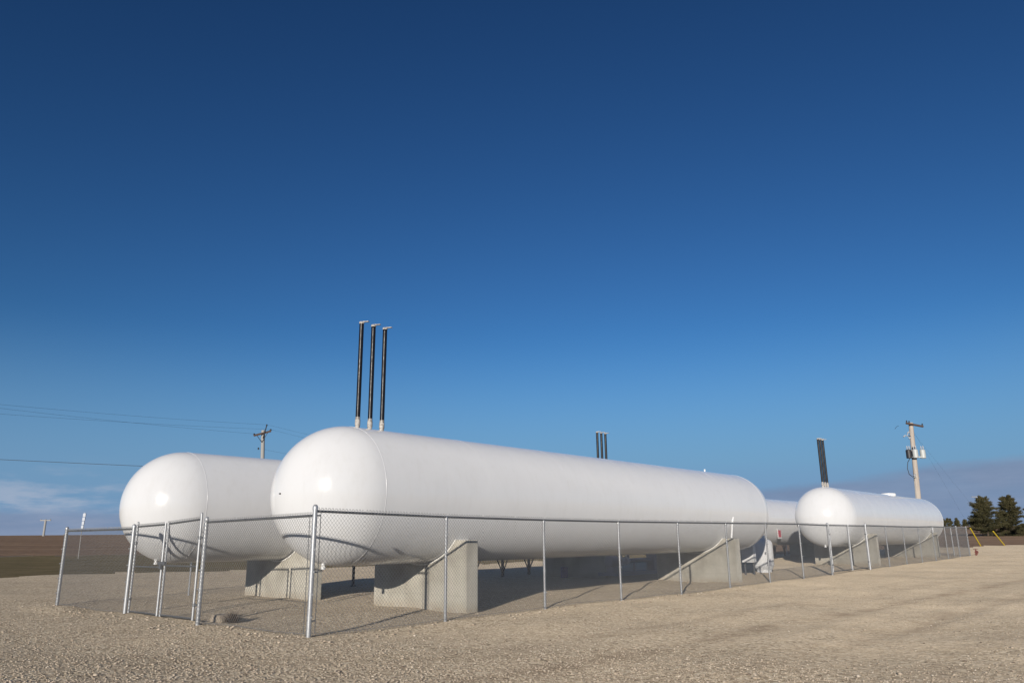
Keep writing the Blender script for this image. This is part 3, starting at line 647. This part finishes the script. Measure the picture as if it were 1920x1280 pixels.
wire(wt, ext(wt, [-31.42, 46, 10.02]), .25, 'highest of the thin power lines crossing the sky at the left', gw, .0055)
wire(e1+Z3*.15, ext(e1, [-31.38, 46, 9.70]), .22, 'middle power line running left from the crossarm', gw, .0055)
wire(e2+Z3*.15, ext(e2, [-31.33, 46, 9.35]), .22, 'lowest power line running left from the crossarm', gw, .0055)
gw2 = 'thin power lines right of the grey pole'
far = np.array([1.0, 102, 9.3])
wire(wt, far+np.array([0, 0, .9]), .5, 'highest thin power line leaving the grey pole to the right', gw2, .005)
wire(e2+Z3*.15, far, .5, 'middle thin power line leaving the grey pole to the right', gw2, .005)
wire(np.array([-21.25, 63.8, 9.05]), far-Z3*1.2, .4, 'lower thin power line leaving the grey pole to the right', gw2, .005)
wire(np.array([-14.2, 44.7, 5.45]), np.array([-33.06, 37.5, 5.98]), .03, 'single dark service cable crossing low at the left to the tank dome', None, .012)

# transformer pole at the right, guyed towards the trees
pb = gxy(32.13, 62.0); ptop = np.array([32.56, 62.0, 10.42]); pr = thing('utility_pole', pb, 'tall leaning wooden utility pole with transformers behind the right-hand tank', 'utility pole', 'utility poles')
build('pole', MB().tube(pb-Z3*.5, ptop, .225, 20, .17), M_wood, pr)
build('ground_conduit', MB().tube(pb-np.array([.27, .1, .2]), pb+np.array([.02, -.1, 5.4]), .04, 8), M_greywood, pr)
ax_ = np.array([1.44, .35, -.22]); ax_ /= np.linalg.norm(ax_); ay_ = np.cross(Z3, ax_); ay_ /= np.linalg.norm(ay_); az_ = np.cross(ax_, ay_)
xc = np.array([32.74, 61.78, 10.22]); build('crossarm', MB().box(xc, .80, .06, .07, ax=ax_, ay=ay_, az=az_), M_darkwood, pr)
for f in (-.74, -.5, .74): insul(xc+ax_*f+az_*.06, pr, M_dark, .06)
def P62(x, y, dy=0): # metres on the pole's plane
    return np.array([x, 62.0+dy, y])
for i, (x, dy, m_) in enumerate(((31.92, -.25, M_dark), (32.33, -.48, M_trans), (33.10, -.15, M_trans))):
    tr = build('transformer', MB().lathe(P62(x, 7.52, dy), Z3, [(0, .19), (.02, .21), (.62, .21), (.66, .2), (.72, .08)], 20), m_, pr)
    for g in (-.08, .09): build('bushing', MB().lathe(P62(x+g, 8.22, dy), Z3, [(0, .05), (.05, .035), (.08, .055), (.12, .035), (.16, .05), (.3, .02)], 10), M_porc, tr)
build('transformer_bracket', MB().box(P62(32.5, 7.62, -.2), .7, .05, .05, ax=np.array([1., 0, 0]), ay=np.array([0, 1., 0])), M_trans, pr)
ring = MB(); cc = P62(32.0, 9.35, -.25)
for k in range(3):
    a = 1.2+k*2.1; p = cc+np.array([math.cos(a)*.26, -.05, math.sin(a)*.26]); ring.tube(cc, p, .025, 8); ring.tube(p-np.array([.09, 0, .07]), p+np.array([.09, 0, .07]), .05, 8)
build('fuse_cutouts', ring, M_porc, pr); build('cutout_bracket', MB().tube(cc, P62(32.6, 9.25), .03, 8), M_dark, pr)
build('jumper_cable', MB().path([P62(31.95, 7.5, -.25), P62(31.72, 7.2, -.3), P62(31.62, 6.7, -.3), P62(31.70, 6.25, -.3), P62(31.95, 6.05, -.3), P62(32.2, 6.0, -.25)], .025, 6).path([P62(31.4, 10.15, -.3), P62(31.15, 10.05, -.4), P62(30.95, 9.85, -.5)], .014, 5), M_line, pr)
build('service_bracket', MB().tube(P62(32.05, 6.02, -.3), P62(32.62, 5.98, 0), .04, 8).tube(P62(32.1, 6.1, -.3), P62(32.62, 6.6, 0), .02, 8), M_trans, pr)
insul(P62(32.12, 6.08, -.3), pr, M_porc, .11)
# guys with yellow guards
for i, (x, y, lab) in enumerate(((42.18, 71.25, 'left yellow guy-wire guard at the gravel edge by the trees'), (45.41, 72.94, 'right yellow guy-wire guard, in front of the second tall conifer'))):
    a = gxy(x, y, -.05); b = np.array([32.6, 62.05, 10.0-.3*i]); d = (b-a)/np.linalg.norm(b-a); g = thing('guy_wire', a, lab, 'guy wire', 'guy wires of the transformer pole')
    build('cable', MB().tube(a, b, .0035, 5), M_line, g); build('guard', MB().tube(a+d*.02, a+d*2.75, .052, 10), M_yellow, g)
# small distant poles
def small_pole(x, y, H, label, r, arm):
    b = gxy(x, y); t = thing('utility_pole', b, label, 'utility pole', 'utility poles')
    build('pole', MB().tube(b-Z3, b+Z3*H, r, 10), M_greywood, t); e = np.array([1., .1, 0.])
    build('crossarm', MB().box(b+Z3*(H-.12), arm, .1, .09, ax=e, ay=np.array([-.1, 1., 0])), M_greywood, t)
    for f in (-.9, .0, .9): insul(b+e*arm*f+Z3*(H-.05), t, M_greywood, .1)
small_pole(-90.0, 150, 3.05, 'small distant utility pole on the ploughed ridge at the far left', .2, .95)
small_pole(154.9, 260, 14.0-float(G(154.9, 260)), 'distant utility pole just visible above the first tall conifer', .16, 1.6)
b = gxy(-33.12, 60); mk = thing('marker_pole', b, 'thin marker pole with a pale banded panel beyond the end fence at the left', 'marker pole')
build('pole', MB().tube(b, np.array([-33.12, 60, 2.7]), .03, 8), M_greywood, mk)
for k in range(4):
    build('panel', MB().box(np.array([-33.10+.015*k, 60, 2.72+k*.30]), .09+.015*(k > 1), .04, .125, ax=np.array([1., 0, 0]), ay=np.array([0, 1., 0])), M_band, mk, bevel=.01)
    build('band', MB().box(np.array([-33.09+.015*k, 60, 2.87+k*.30]), .06, .03, .03, ax=np.array([1., 0, 0]), ay=np.array([0, 1., 0])), M_bandgrey, mk)

# ------------------------------------------------------------------ conifers
def conifer(x, y, H, Rw, label, grp, nleaf=9000, seed=1, skirt=.1, leaf=.13, power=.85, lumps=9):
    g = np.random.default_rng(seed); b = gxy(x, y); t = thing('conifer_tree', b, label, 'tree', grp)
    # branches in irregular whorls; needles in sprays along each
    nb = int(150*(H/5.5)); Ps = []; tone = []; tw = MB()
    zz = skirt+(1-skirt-.015)*g.random(nb)**.85
    for i in range(nb):
        f = zz[i]; a = g.uniform(0, 6.283); lump = 1+.18*math.sin(a*2+seed)+.15*math.sin(a*3+f*lumps)+.10*math.sin(f*17+seed)
        L_ = Rw*((1-f)**power)*lump*g.uniform(.72, 1.10)+.10; el = g.uniform(-.10, .35)+f*.7
        d = np.array([math.cos(a)*math.cos(el), math.sin(a)*math.cos(el), math.sin(el)]); o = b+Z3*f*H
        if i % 2 == 0: tw.tube(o, o+d*L_*.92, .025*(1-f)+.008, 4, .004)
        k = max(10, int(nleaf/nb*(.35+L_/Rw)*1.25)); u = g.random(k)**.6; sp = .09+.20*L_*(1-u*.6)
        P = o+d*(L_*u)[:, None]+g.standard_normal((k, 3))*(sp*.42)[:, None]*np.array([1, 1, .55])
        P[:, 2] -= .10*L_*u*u; Ps.append(P); tone.append(np.clip(g.normal(.38+.22*g.random(), .16, k)+.12*(f-.4), 0, 1))
    P = np.concatenate(Ps); tn = np.concatenate(tone); N = len(P); P[:, 2] = np.maximum(P[:, 2], b[2]+.03)
    d1 = g.standard_normal((N, 3)); rad = P-(b+Z3*H*.4); rad /= np.linalg.norm(rad, axis=1)[:, None]; d1 = d1*.7+rad; d1 /= np.linalg.norm(d1, axis=1)[:, None]
    d2 = np.cross(d1, g.standard_normal((N, 3))); d2 /= np.linalg.norm(d2, axis=1)[:, None]; L1 = leaf*g.uniform(.6, 1.4, N)[:, None]
    Q = np.stack([P-d2*L1*.22, P+d2*L1*.22, P+d1*L1*1.1], 1)-b
    F = np.arange(N*3).reshape(-1, 3); o = soup('crown', Q.reshape(-1, 3), F, np.repeat(tn, 3), M_needle); o.parent = t
    tr = MB().tube(b-Z3*.2, b+Z3*H*.97, .035*H*.6, 10, .01); build('trunk', tr, M_bark, t); build('limbs', tw, M_bark, t, smooth=False)
    return t
gt = 'conifers beyond the gravel at the right'
conifer(71.2, 118, 5.6, 2.5, 'tall dark conifer with a pointed top, just right of the end fence post', gt, 34000, 3, skirt=.02, power=.50)
conifer(76.1, 120, 5.55, 2.7, 'broad dark conifer behind the right yellow guy guard', gt, 36000, 5, skirt=.02, power=.45, lumps=14)
conifer(73.4, 123, 3.6, 1.4, 'low dark conifer in the gap between the two tall ones', gt, 8000, 8, skirt=.02, power=.5)
conifer(80.1, 119, 4.9, 2.3, 'dark conifer cut by the right edge of the photo', gt, 30000, 9, skirt=.03, power=.45)
conifer(78.0, 125, 3.4, 1.8, 'low dark conifer between the broad tree and the frame edge', gt, 8000, 12, skirt=.02, power=.5)
conifer(74.9, 115, 1.6, 1.0, 'small bushy conifer at the foot of the broad tree', gt, 4000, 15, skirt=.02, power=.5)
gt2 = 'small conifers in the distant tree row'
for i in range(12):
    x = 205.5+i*1.75; conifer(x, 380+random.uniform(-3, 3), random.uniform(2.9, 3.9), random.uniform(1.0, 1.6), 'small dark conifer in the distant row left of the tall conifers', gt2, 700, 30+i, skirt=.0, leaf=.5, power=.6)
